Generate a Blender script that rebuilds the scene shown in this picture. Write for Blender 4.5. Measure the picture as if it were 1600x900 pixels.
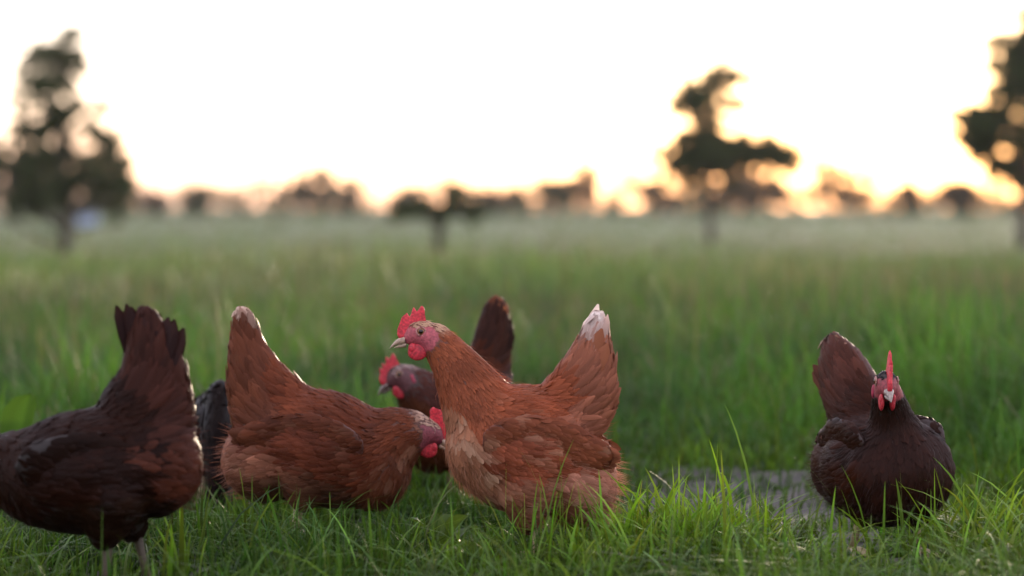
import bpy, bmesh, math
import numpy as np
from mathutils import Vector, Matrix, Euler
from mathutils.bvhtree import BVHTree

# ------------------------------------------------------------------ camera, sky, sun, exposure
scene = bpy.context.scene
for o in list(bpy.data.objects): bpy.data.objects.remove(o)
COL = scene.collection
CAM_H = 0.62
FPX = 3778.0                       # focal length in photograph pixels (85 mm on a 36 mm sensor, 1600 px)
cam_d = bpy.data.cameras.new('camera'); cam = bpy.data.objects.new('camera', cam_d); COL.objects.link(cam)
cam_d.lens = 85; cam_d.sensor_width = 36; cam_d.clip_start = 0.05; cam_d.clip_end = 20000
cam.location = (0, 0, CAM_H)
cam.rotation_euler = (math.radians(90) - math.atan(125 / FPX), 0, 0)
cam_d.dof.use_dof = True; cam_d.dof.focus_distance = 4.22; cam_d.dof.aperture_fstop = 2.2
scene.camera = cam

SUN_AZ = math.radians(11.5); SUN_EL = math.radians(2.3)
world = bpy.data.worlds.new('World'); scene.world = world; world.use_nodes = True
wn = world.node_tree.nodes; wl = world.node_tree.links
bg = wn['Background']
sky = wn.new('ShaderNodeTexSky'); sky.sky_type = 'NISHITA'; sky.sun_disc = False
sky.sun_elevation = SUN_EL; sky.sun_rotation = SUN_AZ
sky.altitude = 100; sky.air_density = 1.0; sky.dust_density = 1.2; sky.ozone_density = 3.4
# even veil of thin high cloud over the clear-sky gradient (same in every direction)
veil = wn.new('ShaderNodeMix'); veil.data_type = 'RGBA'; veil.inputs[0].default_value = 0.44
veil.inputs[7].default_value = (3.55, 3.1, 3.25, 1)
wl.new(sky.outputs[0], veil.inputs[6]); wl.new(veil.outputs[2], bg.inputs[0]); bg.inputs[1].default_value = 0.15

sun_d = bpy.data.lights.new('sun', 'SUN'); sun = bpy.data.objects.new('sun', sun_d); COL.objects.link(sun)
sun_d.energy = 1.2; sun_d.angle = math.radians(10); sun_d.color = (1.0, 0.80, 0.58)
sdir = Vector((math.sin(SUN_AZ) * math.cos(SUN_EL), math.cos(SUN_AZ) * math.cos(SUN_EL), math.sin(SUN_EL)))
sun.rotation_euler = (-sdir).to_track_quat('-Z', 'Y').to_euler(); sun.location = (20, 60, 30)

scene.view_settings.view_transform = 'Standard'; scene.view_settings.look = 'None'
scene.view_settings.exposure = 2.68; scene.view_settings.gamma = 1.0
scene.view_settings.use_curve_mapping = False
scene.render.engine = 'CYCLES'
scene.cycles.use_denoising = True
scene.cycles.max_bounces = 8; scene.cycles.diffuse_bounces = 3; scene.cycles.glossy_bounces = 2
scene.cycles.transmission_bounces = 5; scene.cycles.transparent_max_bounces = 6
scene.cycles.caustics_reflective = False; scene.cycles.caustics_refractive = False

rng = np.random.default_rng(7)

# ------------------------------------------------------------------ helpers
def empty(name, loc=(0, 0, 0), rz=0.0):
    o = bpy.data.objects.new(name, None); COL.objects.link(o); o.location = loc; o.rotation_euler = (0, 0, rz)
    o.empty_display_size = 0.05
    return o

def tag(o, label=None, cat=None, group=None, kind=None):
    if label: o['label'] = label
    if cat: o['category'] = cat
    if group: o['group'] = group
    if kind: o['kind'] = kind
    return o

def mk(name, V, quads=None, tris=None, mat=None, parent=None, col=None, uv=None, smooth=True):
    """one mesh object from numpy arrays"""
    V = np.asarray(V, dtype=np.float32).reshape(-1, 3)
    q = np.asarray(quads, dtype=np.int32).reshape(-1, 4) if quads is not None and len(quads) else np.zeros((0, 4), np.int32)
    t = np.asarray(tris, dtype=np.int32).reshape(-1, 3) if tris is not None and len(tris) else np.zeros((0, 3), np.int32)
    me = bpy.data.meshes.new(name)
    me.vertices.add(len(V)); me.vertices.foreach_set('co', V.ravel())
    loops = np.concatenate([q.ravel(), t.ravel()])
    me.loops.add(len(loops)); me.loops.foreach_set('vertex_index', loops)
    me.polygons.add(len(q) + len(t))
    starts = np.concatenate([np.arange(len(q)) * 4, len(q) * 4 + np.arange(len(t)) * 3]).astype(np.int32)
    me.polygons.foreach_set('loop_start', starts)
    me.update(calc_edges=True); me.validate()
    if smooth: me.polygons.foreach_set('use_smooth', np.ones(len(me.polygons), dtype=bool))
    if col is not None:
        c = np.ones((len(V), 4), np.float32); c[:, :3] = np.asarray(col).reshape(-1, 3)
        a = me.attributes.new('Col', 'FLOAT_COLOR', 'POINT'); a.data.foreach_set('color', c.ravel())
    if uv is not None:
        a = me.attributes.new('fuv', 'FLOAT2', 'POINT'); a.data.foreach_set('vector', np.asarray(uv, np.float32).ravel())
    if mat: me.materials.append(mat)
    o = bpy.data.objects.new(name, me); COL.objects.link(o)
    if parent is not None: o.parent = parent
    return o

def nrm(a):
    return a / np.maximum(np.linalg.norm(a, axis=-1, keepdims=True), 1e-9)

class Acc:
    """collects verts/faces of several shapes that make ONE part"""
    def __init__(s): s.V = []; s.Q = []; s.T = []; s.C = []; s.n = 0
    def add(s, V, quads=(), tris=(), col=None):
        V = np.asarray(V, float).reshape(-1, 3)
        if len(quads): s.Q.append(np.asarray(quads, int).reshape(-1, 4) + s.n)
        if len(tris): s.T.append(np.asarray(tris, int).reshape(-1, 3) + s.n)
        s.V.append(V); s.C.append(np.broadcast_to(np.array(col if col is not None else (.5, .5, .5)), (len(V), 3)))
        s.n += len(V)
    def build(s, name, mat, parent=None, col=True, smooth=True):
        return mk(name, np.concatenate(s.V), np.concatenate(s.Q) if s.Q else None, np.concatenate(s.T) if s.T else None,
                  mat, parent, np.concatenate(s.C) if col else None, None, smooth)

def tube(acc, pts, rad, n=8, col=None):
    P = np.asarray(pts, float); R = np.asarray(rad, float); m = len(P)
    T = nrm(np.gradient(P, axis=0)); ref = np.array([0, 0, 1.0]) if abs(T[0, 2]) < .9 else np.array([1.0, 0, 0])
    V = []
    for i in range(m):
        a = nrm(np.cross(T[i], ref)); b = np.cross(T[i], a)
        th = np.arange(n) * 2 * np.pi / n
        V.append(P[i] + R[i] * (np.cos(th)[:, None] * a + np.sin(th)[:, None] * b))
    V = np.concatenate(V + [P[:1], P[-1:]])
    Q = [(i * n + j, i * n + (j + 1) % n, (i + 1) * n + (j + 1) % n, (i + 1) * n + j) for i in range(m - 1) for j in range(n)]
    Tr = [(m * n, (j + 1) % n, j) for j in range(n)] + [(m * n + 1, (m - 1) * n + j, (m - 1) * n + (j + 1) % n) for j in range(n)]
    acc.add(V, Q, Tr, col)

def ball(acc, c, r, n=12, m=8, basis=None, col=None):
    th = np.arange(n) * 2 * np.pi / n; ph = np.linspace(0, np.pi, m + 1)[1:-1]
    D = np.array([(np.sin(p) * np.cos(t), np.sin(p) * np.sin(t), np.cos(p)) for p in ph for t in th] + [(0, 0, 1), (0, 0, -1)])
    D = D * np.asarray(r)
    if basis is not None: D = D @ np.asarray(basis)
    k = m - 1
    Q = [(i * n + j, (i + 1) * n + j, (i + 1) * n + (j + 1) % n, i * n + (j + 1) % n) for i in range(k - 1) for j in range(n)]
    T = [(k * n, j, (j + 1) % n) for j in range(n)] + [(k * n + 1, (k - 1) * n + (j + 1) % n, (k - 1) * n + j) for j in range(n)]
    acc.add(D + np.asarray(c), Q, T, col)

# ------------------------------------------------------------------ materials
def new_mat(name):
    m = bpy.data.materials.new(name); m.use_nodes = True
    nt = m.node_tree; b = nt.nodes['Principled BSDF']; return m, nt, b
def N(nt, t, **kw):
    n = nt.nodes.new(t)
    for k, v in kw.items():
        if k.startswith('i_'): n.inputs[int(k[2:])].default_value = v
        else: setattr(n, k, v)
    return n
def translucent_mix(nt, b, colsock, fac, tint=(1, 1, 1)):
    tr = nt.nodes.new('ShaderNodeBsdfTranslucent'); mix = nt.nodes.new('ShaderNodeMixShader'); mix.inputs[0].default_value = fac
    mul = N(nt, 'ShaderNodeMix', data_type='RGBA', blend_type='MULTIPLY'); mul.inputs[0].default_value = 1
    nt.links.new(colsock, mul.inputs[6]); mul.inputs[7].default_value = (*tint, 1)
    nt.links.new(mul.outputs[2], tr.inputs[0])
    nt.links.new(b.outputs[0], mix.inputs[1]); nt.links.new(tr.outputs[0], mix.inputs[2])
    nt.links.new(mix.outputs[0], nt.nodes['Material Output'].inputs[0])

def mat_feather():
    m, nt, b = new_mat('feather'); L = nt.links
    at = N(nt, 'ShaderNodeAttribute', attribute_name='Col'); uv = N(nt, 'ShaderNodeAttribute', attribute_name='fuv')
    sep = N(nt, 'ShaderNodeSeparateXYZ'); L.new(uv.outputs['Vector'], sep.inputs[0])
    ab = N(nt, 'ShaderNodeMath', operation='ABSOLUTE'); L.new(sep.outputs[0], ab.inputs[0])
    k = N(nt, 'ShaderNodeMath', operation='MULTIPLY_ADD'); L.new(ab.outputs[0], k.inputs[0]); k.inputs[1].default_value = -.45; L.new(sep.outputs[1], k.inputs[2])
    fr = N(nt, 'ShaderNodeMath', operation='MULTIPLY'); L.new(k.outputs[0], fr.inputs[0]); fr.inputs[1].default_value = 60
    nz = N(nt, 'ShaderNodeTexNoise', noise_dimensions='1D'); nz.inputs['Scale'].default_value = 1.0; nz.inputs['Detail'].default_value = 1.5
    L.new(fr.outputs[0], nz.inputs['W'])
    mr = N(nt, 'ShaderNodeMapRange'); mr.inputs[1].default_value = .3; mr.inputs[2].default_value = .7; mr.inputs[3].default_value = .86; mr.inputs[4].default_value = 1.14
    L.new(nz.outputs[0], mr.inputs[0])
    mul = N(nt, 'ShaderNodeVectorMath', operation='SCALE'); L.new(at.outputs['Color'], mul.inputs[0]); L.new(mr.outputs[0], mul.inputs['Scale'])
    L.new(mul.outputs[0], b.inputs['Base Color'])
    b.inputs['Roughness'].default_value = .5; b.inputs['Specular IOR Level'].default_value = .09
    b.inputs['Sheen Weight'].default_value = 0; b.inputs['Sheen Roughness'].default_value = .4
    translucent_mix(nt, b, mul.outputs[0], .16)
    return m
def mat_down():
    m, nt, b = new_mat('down'); at = N(nt, 'ShaderNodeAttribute', attribute_name='Col')
    nt.links.new(at.outputs['Color'], b.inputs['Base Color']); b.inputs['Roughness'].default_value = .6
    translucent_mix(nt, b, at.outputs['Color'], .35); return m
def mat_skin(name, rough=.5, sss=.0, bump=.15, scale=350):
    m, nt, b = new_mat(name); at = N(nt, 'ShaderNodeAttribute', attribute_name='Col')
    co = N(nt, 'ShaderNodeTexCoord'); nz = N(nt, 'ShaderNodeTexNoise'); nz.inputs['Scale'].default_value = scale; nz.inputs['Detail'].default_value = 3
    nt.links.new(co.outputs['Object'], nz.inputs[0])
    mr = N(nt, 'ShaderNodeMapRange'); mr.inputs[1].default_value = .3; mr.inputs[2].default_value = .7; mr.inputs[3].default_value = .6; mr.inputs[4].default_value = 1.35; nt.links.new(nz.outputs[0], mr.inputs[0])
    mul = N(nt, 'ShaderNodeVectorMath', operation='SCALE'); nt.links.new(at.outputs['Color'], mul.inputs[0]); nt.links.new(mr.outputs[0], mul.inputs['Scale'])
    nt.links.new(mul.outputs[0], b.inputs['Base Color'])
    bp = N(nt, 'ShaderNodeBump'); bp.inputs['Strength'].default_value = bump; bp.inputs['Distance'].default_value = .001
    nt.links.new(nz.outputs[0], bp.inputs['Height']); nt.links.new(bp.outputs[0], b.inputs['Normal'])
    b.inputs['Roughness'].default_value = rough
    if sss: translucent_mix(nt, b, mul.outputs[0], sss)
    return m
def mat_plain(name, rgb, rough=.5, spec=.5):
    m, nt, b = new_mat(name); b.inputs['Base Color'].default_value = (*rgb, 1); b.inputs['Roughness'].default_value = rough
    b.inputs['Specular IOR Level'].default_value = spec; return m
def mat_grass(name, rough=.45, trans=.42, tint=(1.25, 1.1, .55)):
    m, nt, b = new_mat(name); at = N(nt, 'ShaderNodeAttribute', attribute_name='Col')
    nt.links.new(at.outputs['Color'], b.inputs['Base Color']); b.inputs['Roughness'].default_value = rough
    b.inputs['Specular IOR Level'].default_value = .14
    translucent_mix(nt, b, at.outputs['Color'], trans, tint); return m
def mat_noise(name, c1, c2, scale, rough=.9, bump=.3, detail=6):
    m, nt, b = new_mat(name); co = N(nt, 'ShaderNodeTexCoord'); nz = N(nt, 'ShaderNodeTexNoise')
    nz.inputs['Scale'].default_value = scale; nz.inputs['Detail'].default_value = detail
    nt.links.new(co.outputs['Object'], nz.inputs[0])
    cr = N(nt, 'ShaderNodeValToRGB'); cr.color_ramp.elements[0].color = (*c1, 1); cr.color_ramp.elements[1].color = (*c2, 1)
    cr.color_ramp.elements[0].position = .3; cr.color_ramp.elements[1].position = .7
    nt.links.new(nz.outputs[0], cr.inputs[0]); nt.links.new(cr.outputs[0], b.inputs['Base Color'])
    bp = N(nt, 'ShaderNodeBump'); bp.inputs['Strength'].default_value = bump; bp.inputs['Distance'].default_value = .02
    nt.links.new(nz.outputs[0], bp.inputs['Height']); nt.links.new(bp.outputs[0], b.inputs['Normal'])
    b.inputs['Roughness'].default_value = rough; return m

M_FEATHER = mat_feather(); M_DOWN = mat_down()
M_BODY = mat_skin('skin_and_down', .6, 0, .8, 240); M_COMB = mat_skin('comb_flesh', .5, .3, .7, 260)
M_HORN = mat_skin('horn', .35, 0, .05, 200); M_SCALE = mat_skin('leg_scales', .45, 0, .5, 600)
M_EYE = mat_plain('eye_gloss', (.012, .006, .004), .05); M_IRIS = mat_plain('iris', (.20, .085, .03), .12)
M_GRASS = mat_grass('grass_blade'); M_LEAF = mat_grass('tree_leaf', .5, .3, (1.2, 1.05, .5))
M_WEED = mat_grass('weed_leaf', .4, .45)
M_BARK = mat_noise('bark', (.03, .024, .018), (.075, .06, .045), 6, .9, .6)

# ------------------------------------------------------------------ ground
def terrain(y):
    y = np.asarray(y, float)
    s1 = np.clip((y - 9) / 51, 0, 1); s1 = s1 * s1 * (3 - 2 * s1)
    s2 = np.clip((y - 80) / 75, 0, 1); s2 = s2 * s2 * (3 - 2 * s2)
    return -0.53 * s1 + .66 * s2
def dirt(x, y):
    """bare trodden earth: 0 grass .. 1 bare"""
    w = .16 * np.sin(7.3 * x + 1.2 + 2 * y) + .14 * np.sin(11.1 * y + 5 * x) + .12 * np.sin(23 * x - 17 * y)
    a = np.exp(-(((x - .50) / .31) ** 4 + ((y - 5.08 + .25 * w) / .60) ** 4)) + w * .8
    b = np.exp(-(((x + .62) / .17) ** 4 + ((y - 3.95) / .30) ** 4)) + w * .8
    return np.clip(np.maximum(a, b), 0, 1)

ys = np.concatenate([np.linspace(-40, 0, 9), np.linspace(.5, 3, 6), np.arange(3.1, 7.5, .05), np.linspace(7.6, 20, 32), np.linspace(22, 130, 40), np.linspace(140, 320, 25), [400, 600, 900, 1400]])
xs = np.concatenate([[-900, -500, -300, -150, -50, -20, -10, -5], np.arange(-3, 3.01, .05), [5, 10, 20, 50, 150, 300, 500, 900]])
GX, GY = np.meshgrid(xs, ys)
GZ = terrain(GY) + np.where(np.abs(GX) < 3.2, 1, 0) * np.where((GY > 3) & (GY < 7.5), 1, 0) * (.012 * np.sin(5 * GX + 2 * GY) * np.sin(3.7 * GY) + .006 * np.sin(17 * GX) * np.sin(19 * GY + 1) + rng.normal(0, .003, GX.shape))
nx, ny = len(xs), len(ys)
ii = (np.arange(ny - 1)[:, None] * nx + np.arange(nx - 1)[None, :]).ravel()
gq = np.stack([ii, ii + 1, ii + nx + 1, ii + nx], 1)
dcol = dirt(GX, GY).ravel()[:, None]
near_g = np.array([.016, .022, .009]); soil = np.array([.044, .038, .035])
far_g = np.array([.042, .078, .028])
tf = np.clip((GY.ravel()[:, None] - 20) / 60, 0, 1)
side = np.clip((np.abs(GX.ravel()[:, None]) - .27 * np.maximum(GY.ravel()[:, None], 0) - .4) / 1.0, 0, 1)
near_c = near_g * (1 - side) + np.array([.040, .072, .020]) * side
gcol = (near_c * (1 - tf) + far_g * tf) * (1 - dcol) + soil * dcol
def mat_ground():
    m, nt, b = new_mat('pasture_soil'); L = nt.links
    at = N(nt, 'ShaderNodeAttribute', attribute_name='Col'); co = N(nt, 'ShaderNodeTexCoord')
    n1 = N(nt, 'ShaderNodeTexNoise'); n1.inputs['Scale'].default_value = 45; n1.inputs['Detail'].default_value = 8; L.new(co.outputs['Object'], n1.inputs[0])
    n2 = N(nt, 'ShaderNodeTexNoise'); n2.inputs['Scale'].default_value = .16; n2.inputs['Detail'].default_value = 5; L.new(co.outputs['Object'], n2.inputs[0])
    r1 = N(nt, 'ShaderNodeMapRange'); r1.inputs[1].default_value = .3; r1.inputs[2].default_value = .7; r1.inputs[3].default_value = .5; r1.inputs[4].default_value = 1.5; L.new(n1.outputs[0], r1.inputs[0])
    r2 = N(nt, 'ShaderNodeMapRange'); r2.inputs[1].default_value = .3; r2.inputs[2].default_value = .7; r2.inputs[3].default_value = .75; r2.inputs[4].default_value = 1.3; L.new(n2.outputs[0], r2.inputs[0])
    mm = N(nt, 'ShaderNodeMath', operation='MULTIPLY'); L.new(r1.outputs[0], mm.inputs[0]); L.new(r2.outputs[0], mm.inputs[1])
    mul = N(nt, 'ShaderNodeVectorMath', operation='SCALE'); L.new(at.outputs['Color'], mul.inputs[0]); L.new(mm.outputs[0], mul.inputs['Scale'])
    L.new(mul.outputs[0], b.inputs['Base Color']); b.inputs['Roughness'].default_value = .9
    bp = N(nt, 'ShaderNodeBump'); bp.inputs['Strength'].default_value = .6; bp.inputs['Distance'].default_value = .015
    L.new(n1.outputs[0], bp.inputs['Height']); L.new(bp.outputs[0], b.inputs['Normal'])
    return m
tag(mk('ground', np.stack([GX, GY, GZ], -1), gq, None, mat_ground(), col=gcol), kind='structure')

def px_x(px, d): return (px - 800) / FPX * d
def px_z(py, d): return CAM_H - (py - 325) / FPX * d

# ------------------------------------------------------------------ hens
FT_V = np.array([0, .28, .55, .8, 1.0]); FT_W = np.array([.45, .85, 1.0, .78, .16])

def feather_mesh(P, Nn, T, L, W, lift, bvh, colA, colB, rg, rows=FT_V, prof=FT_W, h0=.0006, curl=0.0):
    """feathers hugging the surface: spine marched over the body, three verts per row"""
    n = len(P); m = len(rows)
    spine = np.zeros((n, m, 3)); nor = np.zeros((n, m, 3))
    for i in range(n):
        p = P[i]; t = T[i]; prev = 0; sp = p.copy(); nn = Nn[i]
        for k in range(m):
            q = sp + t * (rows[k] - prev) * L[i]
            loc, nv, idx, dist = bvh.find_nearest(q)
            if loc is None: loc, nv = Vector(q), Vector(nn)
            lo = np.array(loc); nv = np.array(nv)
            if k > 0 and dist > .02: lo = q; nv = nn      # run off an edge: fly straight on
            nn = nrm(nn * .5 + nv * .5)
            t = nrm(t - nn * (t @ nn)); sp = lo; prev = rows[k]
            spine[i, k] = lo; nor[i, k] = nn
    v = rows[None, :, None]
    spine = spine + nor * (h0 + (lift * L)[:, None, None] * v + (curl * L)[:, None, None] * v * v if np.ndim(curl) else h0 + (lift * L)[:, None, None] * v)
    tang = nrm(np.gradient(spine, axis=1)); side = nrm(np.cross(nor, tang))
    w = (W[:, None] * prof[None, :])[:, :, None] * .5
    jit = 1 + rg.normal(0, .1, (n, m, 1))
    A = spine - side * w * jit - nor * w * .28; B = spine + nor * w * .12; C = spine + side * w * jit - nor * w * .28
    V = np.stack([A, B, C], 2).reshape(-1, 3)
    base = (np.arange(n) * m * 3)[:, None, None]
    r = np.arange(m - 1)[None, :, None] * 3
    f = np.array([[0, 1, 4, 3], [1, 2, 5, 4]])
    Q = (base[..., None] + r[..., None] + f[None, None]).reshape(-1, 4)
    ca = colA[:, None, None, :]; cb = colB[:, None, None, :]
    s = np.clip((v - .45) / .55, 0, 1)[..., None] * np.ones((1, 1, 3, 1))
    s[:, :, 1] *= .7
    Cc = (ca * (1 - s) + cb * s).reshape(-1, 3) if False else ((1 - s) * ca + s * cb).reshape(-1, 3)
    U = np.zeros((n, m, 3, 2)); U[..., 0] = np.array([-1, 0, 1])[None, None]; U[..., 1] = rows[None, :, None] + rg.uniform(0, 50, (n, 1, 1))
    return V, Q, Cc, U.reshape(-1, 2)

def long_feather(base, d, up, L, W, bend, rg, rows=9):
    """one quill feather as V, Q, uv ; d direction, up = face normal"""
    v = np.linspace(0, 1, rows); d = nrm(np.asarray(d, float)); up = nrm(up - d * (up @ d)); s = np.cross(d, up)
    prof = np.interp(v, [0, .08, .3, .7, .9, 1], [.15, .6, .95, 1, .8, .15])
    sp = np.asarray(base) + d * (v * L)[:, None] + up * (bend * L * v ** 2)[:, None]
    w = (W * .5 * prof * (1 + rg.normal(0, .05, rows)))[:, None]
    c = np.linspace(-1, 1, 5)
    V = np.concatenate([sp + s * w * k - up * (abs(k) ** 1.5) * w * .25 for k in c]).reshape(5, rows, 3)
    V2 = V - up * .0006
    i = np.arange(rows - 1)
    Q = np.concatenate([np.stack([a * rows + i, a * rows + i + 1, (a + 1) * rows + i + 1, (a + 1) * rows + i], 1) for a in range(4)])
    U = np.zeros((5, rows, 2)); U[..., 0] = c[:, None]; U[..., 1] = v[None] * 3
    return V.reshape(-1, 3), Q, U.reshape(-1, 2), np.tile(v, 5)

def seg_dist(P, a, b):
    ab = b - a; t = np.clip(((P - a) @ ab) / (ab @ ab + 1e-12), 0, 1)
    return np.linalg.norm(P - (a + t[:, None] * ab), axis=1)

def remesh(name, shapes, voxel, smooth=5):
    bm = bmesh.new()
    for (c, r, M) in shapes:
        ret = bmesh.ops.create_icosphere(bm, subdivisions=3, radius=1)
        mat = Matrix.Translation(c) @ (M.to_4x4() if M is not None else Matrix.Identity(4)) @ Matrix.Diagonal((*r, 1))
        bmesh.ops.transform(bm, matrix=mat, verts=ret['verts'])
    me = bpy.data.meshes.new('tmp'); bm.to_mesh(me); bm.free()
    o = bpy.data.objects.new('tmp', me); COL.objects.link(o)
    md = o.modifiers.new('r', 'REMESH'); md.mode = 'VOXEL'; md.voxel_size = voxel; md.use_smooth_shade = True
    ms = o.modifiers.new('s', 'SMOOTH'); ms.factor = .5; ms.iterations = smooth
    dg = bpy.context.evaluated_depsgraph_get(); ev = o.evaluated_get(dg)
    out = bpy.data.meshes.new_from_object(ev); out.name = name
    bpy.data.objects.remove(o); bpy.data.meshes.remove(me)
    out.materials.clear()
    return out

def mesh_arrays(me):
    V = np.empty(len(me.vertices) * 3); me.vertices.foreach_get('co', V); V = V.reshape(-1, 3)
    me.calc_loop_triangles(); T = np.empty(len(me.loop_triangles) * 3, int); me.loop_triangles.foreach_get('vertices', T)
    return V, T.reshape(-1, 3)

def chain(pts, flat=1.0):
    """dense spheres along a tapering chain of (x,y,z,r)"""
    out = []; pts = [np.array(p, float) for p in pts]
    for a, b in zip(pts[:-1], pts[1:]):
        n = max(2, int(np.linalg.norm(b[:3] - a[:3]) / (.3 * max(min(a[3], b[3]), .012))) + 1)
        for k in range(n):
            p = a + (b - a) * k / n
            out.append((Vector(p[:3]), (p[3], p[3] * flat, p[3]), None))
    p = pts[-1]; out.append((Vector(p[:3]), (p[3], p[3] * flat, p[3]), None))
    return out

def make_hen(S):
    rg = np.random.default_rng(S['seed'])
    root = empty('hen', S['loc'], S['rz']); tag(root, S['label'], 'hen', 'hens foraging in the grass')
    pal = S['pal']
    bx, bz, brx, bry, brz, bp = S['body']
    fx, fz, frx, fry, frz = S['breast']; ux, uz, urx, ury, urz = S['fluff']
    pit = Matrix.Rotation(math.radians(bp), 3, 'Y')
    neck = [np.array(p, float) for p in S['neck']]            # base .. head
    tail = [np.array(p, float) for p in S['tail']]
    Hc = neck[-1][:3]; yaw, hp = map(math.radians, S['head'])
    hf = np.array([math.cos(yaw) * math.cos(hp), math.sin(yaw) * math.cos(hp), math.sin(hp)])
    hs = nrm(np.cross([0, 0, 1.0], hf)); hu = np.cross(hf, hs)
    HB = np.array([hf, hs, hu])                               # rows: head basis
    def hpnt(f, s, u): return Hc + hf * f + hs * s + hu * u
    HM = Matrix((hf, hs, hu)).transposed()
    shapes = [(Vector((bx, 0, bz)), (brx, bry, brz), pit), (Vector((fx, 0, fz)), (frx, fry, frz), None), (Vector((ux, 0, uz)), (urx, ury, urz), None)]
    shapes += chain(neck, .92)
    shapes += chain([(p[0], p[3] if len(p) > 3 else 0, p[1], p[2]) for p in tail], S.get('tflat', .62))
    shapes += [(Vector(Hc), (.031, .0195, .0235), HM), (Vector(hpnt(.016, 0, -.006)), (.02, .014, .015), HM)]
    legx = S.get('legx', -.01); lfy = .048
    for s in (-1, 1):
        shapes += chain([(legx + .015, s * lfy, .14 + S.get('thz', 0), .052), (legx + .012 + S.get('step', 0) * s * .5, s * lfy, .082 + S.get('thz', 0), .022)])
    me = remesh('body', shapes, .0055, 7)
    V, T = mesh_arrays(me)
    body = bpy.data.objects.new('body', me); COL.objects.link(body); body.parent = root
    me.materials.append(M_BODY)
    bvh = BVHTree.FromPolygons([tuple(v) for v in V], [tuple(t) for t in T])

    # flow segments (sagittal plane) : a -> b, label
    v3 = lambda x, z, y=0: np.array([x, y, z])
    segs = []
    for i in range(len(neck) - 1, 0, -1): segs.append((neck[i][:3], neck[i - 1][:3], 'neck', .8))
    nb = neck[0][:3]
    ca, sa = math.cos(math.radians(bp)), math.sin(math.radians(bp))
    def bl(x, z): return v3(bx + x * brx * ca + z * brz * sa, bz - x * brx * sa + z * brz * ca)
    segs += [(v3(fx + .85 * frx, fz + .6 * frz), v3(fx + .35 * frx, fz - .75 * frz), 'breast', 1.0),
             (bl(.35, .75), bl(-.6, .75), 'back', 1.0), (bl(.5, .05), bl(-.6, -.05), 'side', 1.0),
             (bl(.4, -.75), bl(-.5, -.75), 'belly', .9),
             (v3(ux + .3 * urx, uz), v3(ux - .8 * urx, uz - .35 * urz), 'fluff', .9)]
    for i in range(len(tail) - 1): segs.append((v3(tail[i][0], tail[i][1]), v3(tail[i + 1][0], tail[i + 1][1]), 'tail', .8))
    labs = ['neck', 'breast', 'back', 'side', 'belly', 'fluff', 'tail']
    def flow(P):
        Ps = P * np.array([1, .3, 1]); Wt = []; D = []
        for a, b, l, k in segs:
            a2 = a * np.array([1, .3, 1]); b2 = b * np.array([1, .3, 1])
            Wt.append(k / (seg_dist(Ps, a2, b2) + .012) ** 4); D.append(nrm(b - a))
        Wt = np.array(Wt); D = np.array(D); lab = np.array([labs.index(s[2]) for s in segs])[Wt.argmax(0)]
        F = np.einsum('sn,sk->nk', Wt / Wt.sum(0), D)
        return nrm(F), lab
    def face_mask(P):
        q = (P - Hc) @ HB.T
        fs = S.get('fs', 1.0); face = ((q[:, 0] - .008) / (.036 * fs)) ** 2 + ((q[:, 2] + .007 * fs) / (.027 * fs)) ** 2 < 1
        crown = (q[:, 2] > .0125) & (q[:, 0] < .022)
        return face & ~crown & (np.abs(q[:, 1]) < .032)

    def region_col(P, lab, n_rng):
        """natural feather colour of each place on this hen"""
        c = np.array([pal[l] for l in labs])[lab]
        tint = rg.lognormal(0, .12, (len(P), 1)); c = c * tint
        big = np.sin(P[:, 0] * 38 + 1.7 * np.sin(P[:, 2] * 33 + S['seed'])) * np.sin(P[:, 2] * 41 + 1.3 * np.sin(P[:, 0] * 29)) + .6 * np.sin(P[:, 0] * 90 + P[:, 1] * 70) * np.sin(P[:, 2] * 84)
        c = c * np.exp(.22 * big)[:, None]
        x = S.get('mottle', 0)
        if x:
            ph = np.sin(P[:, 0] * 61 + 3 * np.sin(P[:, 2] * 47)) * np.sin(P[:, 2] * 53 + 2 * np.sin(P[:, 1] * 40 + P[:, 0] * 31))
            k = np.clip((ph - .35) * 1.6, 0, 1)[:, None] * x * np.array([0, 1, .12, .45, .5, .6, 0])[lab][:, None]
            c = c * (1 - k) + np.array(pal['pale']) * k
        kt = np.clip((P[:, 2] - S['tailpale'][0]) / S['tailpale'][1], 0, 1)[:, None] * (lab == 6)[:, None]
        c = c * (1 - kt) + np.array(pal['tailtip']) * kt
        kc = np.clip(((P - Hc) @ hu + .004) / .012, 0, 1) * np.clip((.05 - np.linalg.norm(P - Hc, axis=1)) / .015, 0, 1)
        c = c * (1 - kc[:, None]) + np.array(pal['crown']) * kc[:, None]
        return c

    # body skin colour (bare face red, rest the hue of the down beneath the feathers)
    Fv, lv = flow(V); bc = np.array([pal[l] for l in labs])[lv] * .55
    fm = face_mask(V); sk = np.array(pal['face']); bc[fm] = sk
    ca_ = np.ones((len(V), 4), np.float32); ca_[:, :3] = bc
    a = me.attributes.new('Col', 'FLOAT_COLOR', 'POINT'); a.data.foreach_set('color', ca_.ravel())
    for p in me.polygons: p.use_smooth = True

    def sample(V, T, n, dens=None):
        A = V[T[:, 0]]; B = V[T[:, 1]]; C = V[T[:, 2]]; cr = np.cross(B - A, C - A); ar = np.linalg.norm(cr, axis=1)
        if dens is not None: ar = ar * dens((A + B + C) / 3)
        idx = rg.choice(len(T), n, p=ar / ar.sum()); u = rg.random((n, 2)); fl = u.sum(1) > 1; u[fl] = 1 - u[fl]
        P = A[idx] + u[:, :1] * (B - A)[idx] + u[:, 1:] * (C - A)[idx]
        return P, nrm(cr[idx])
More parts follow.
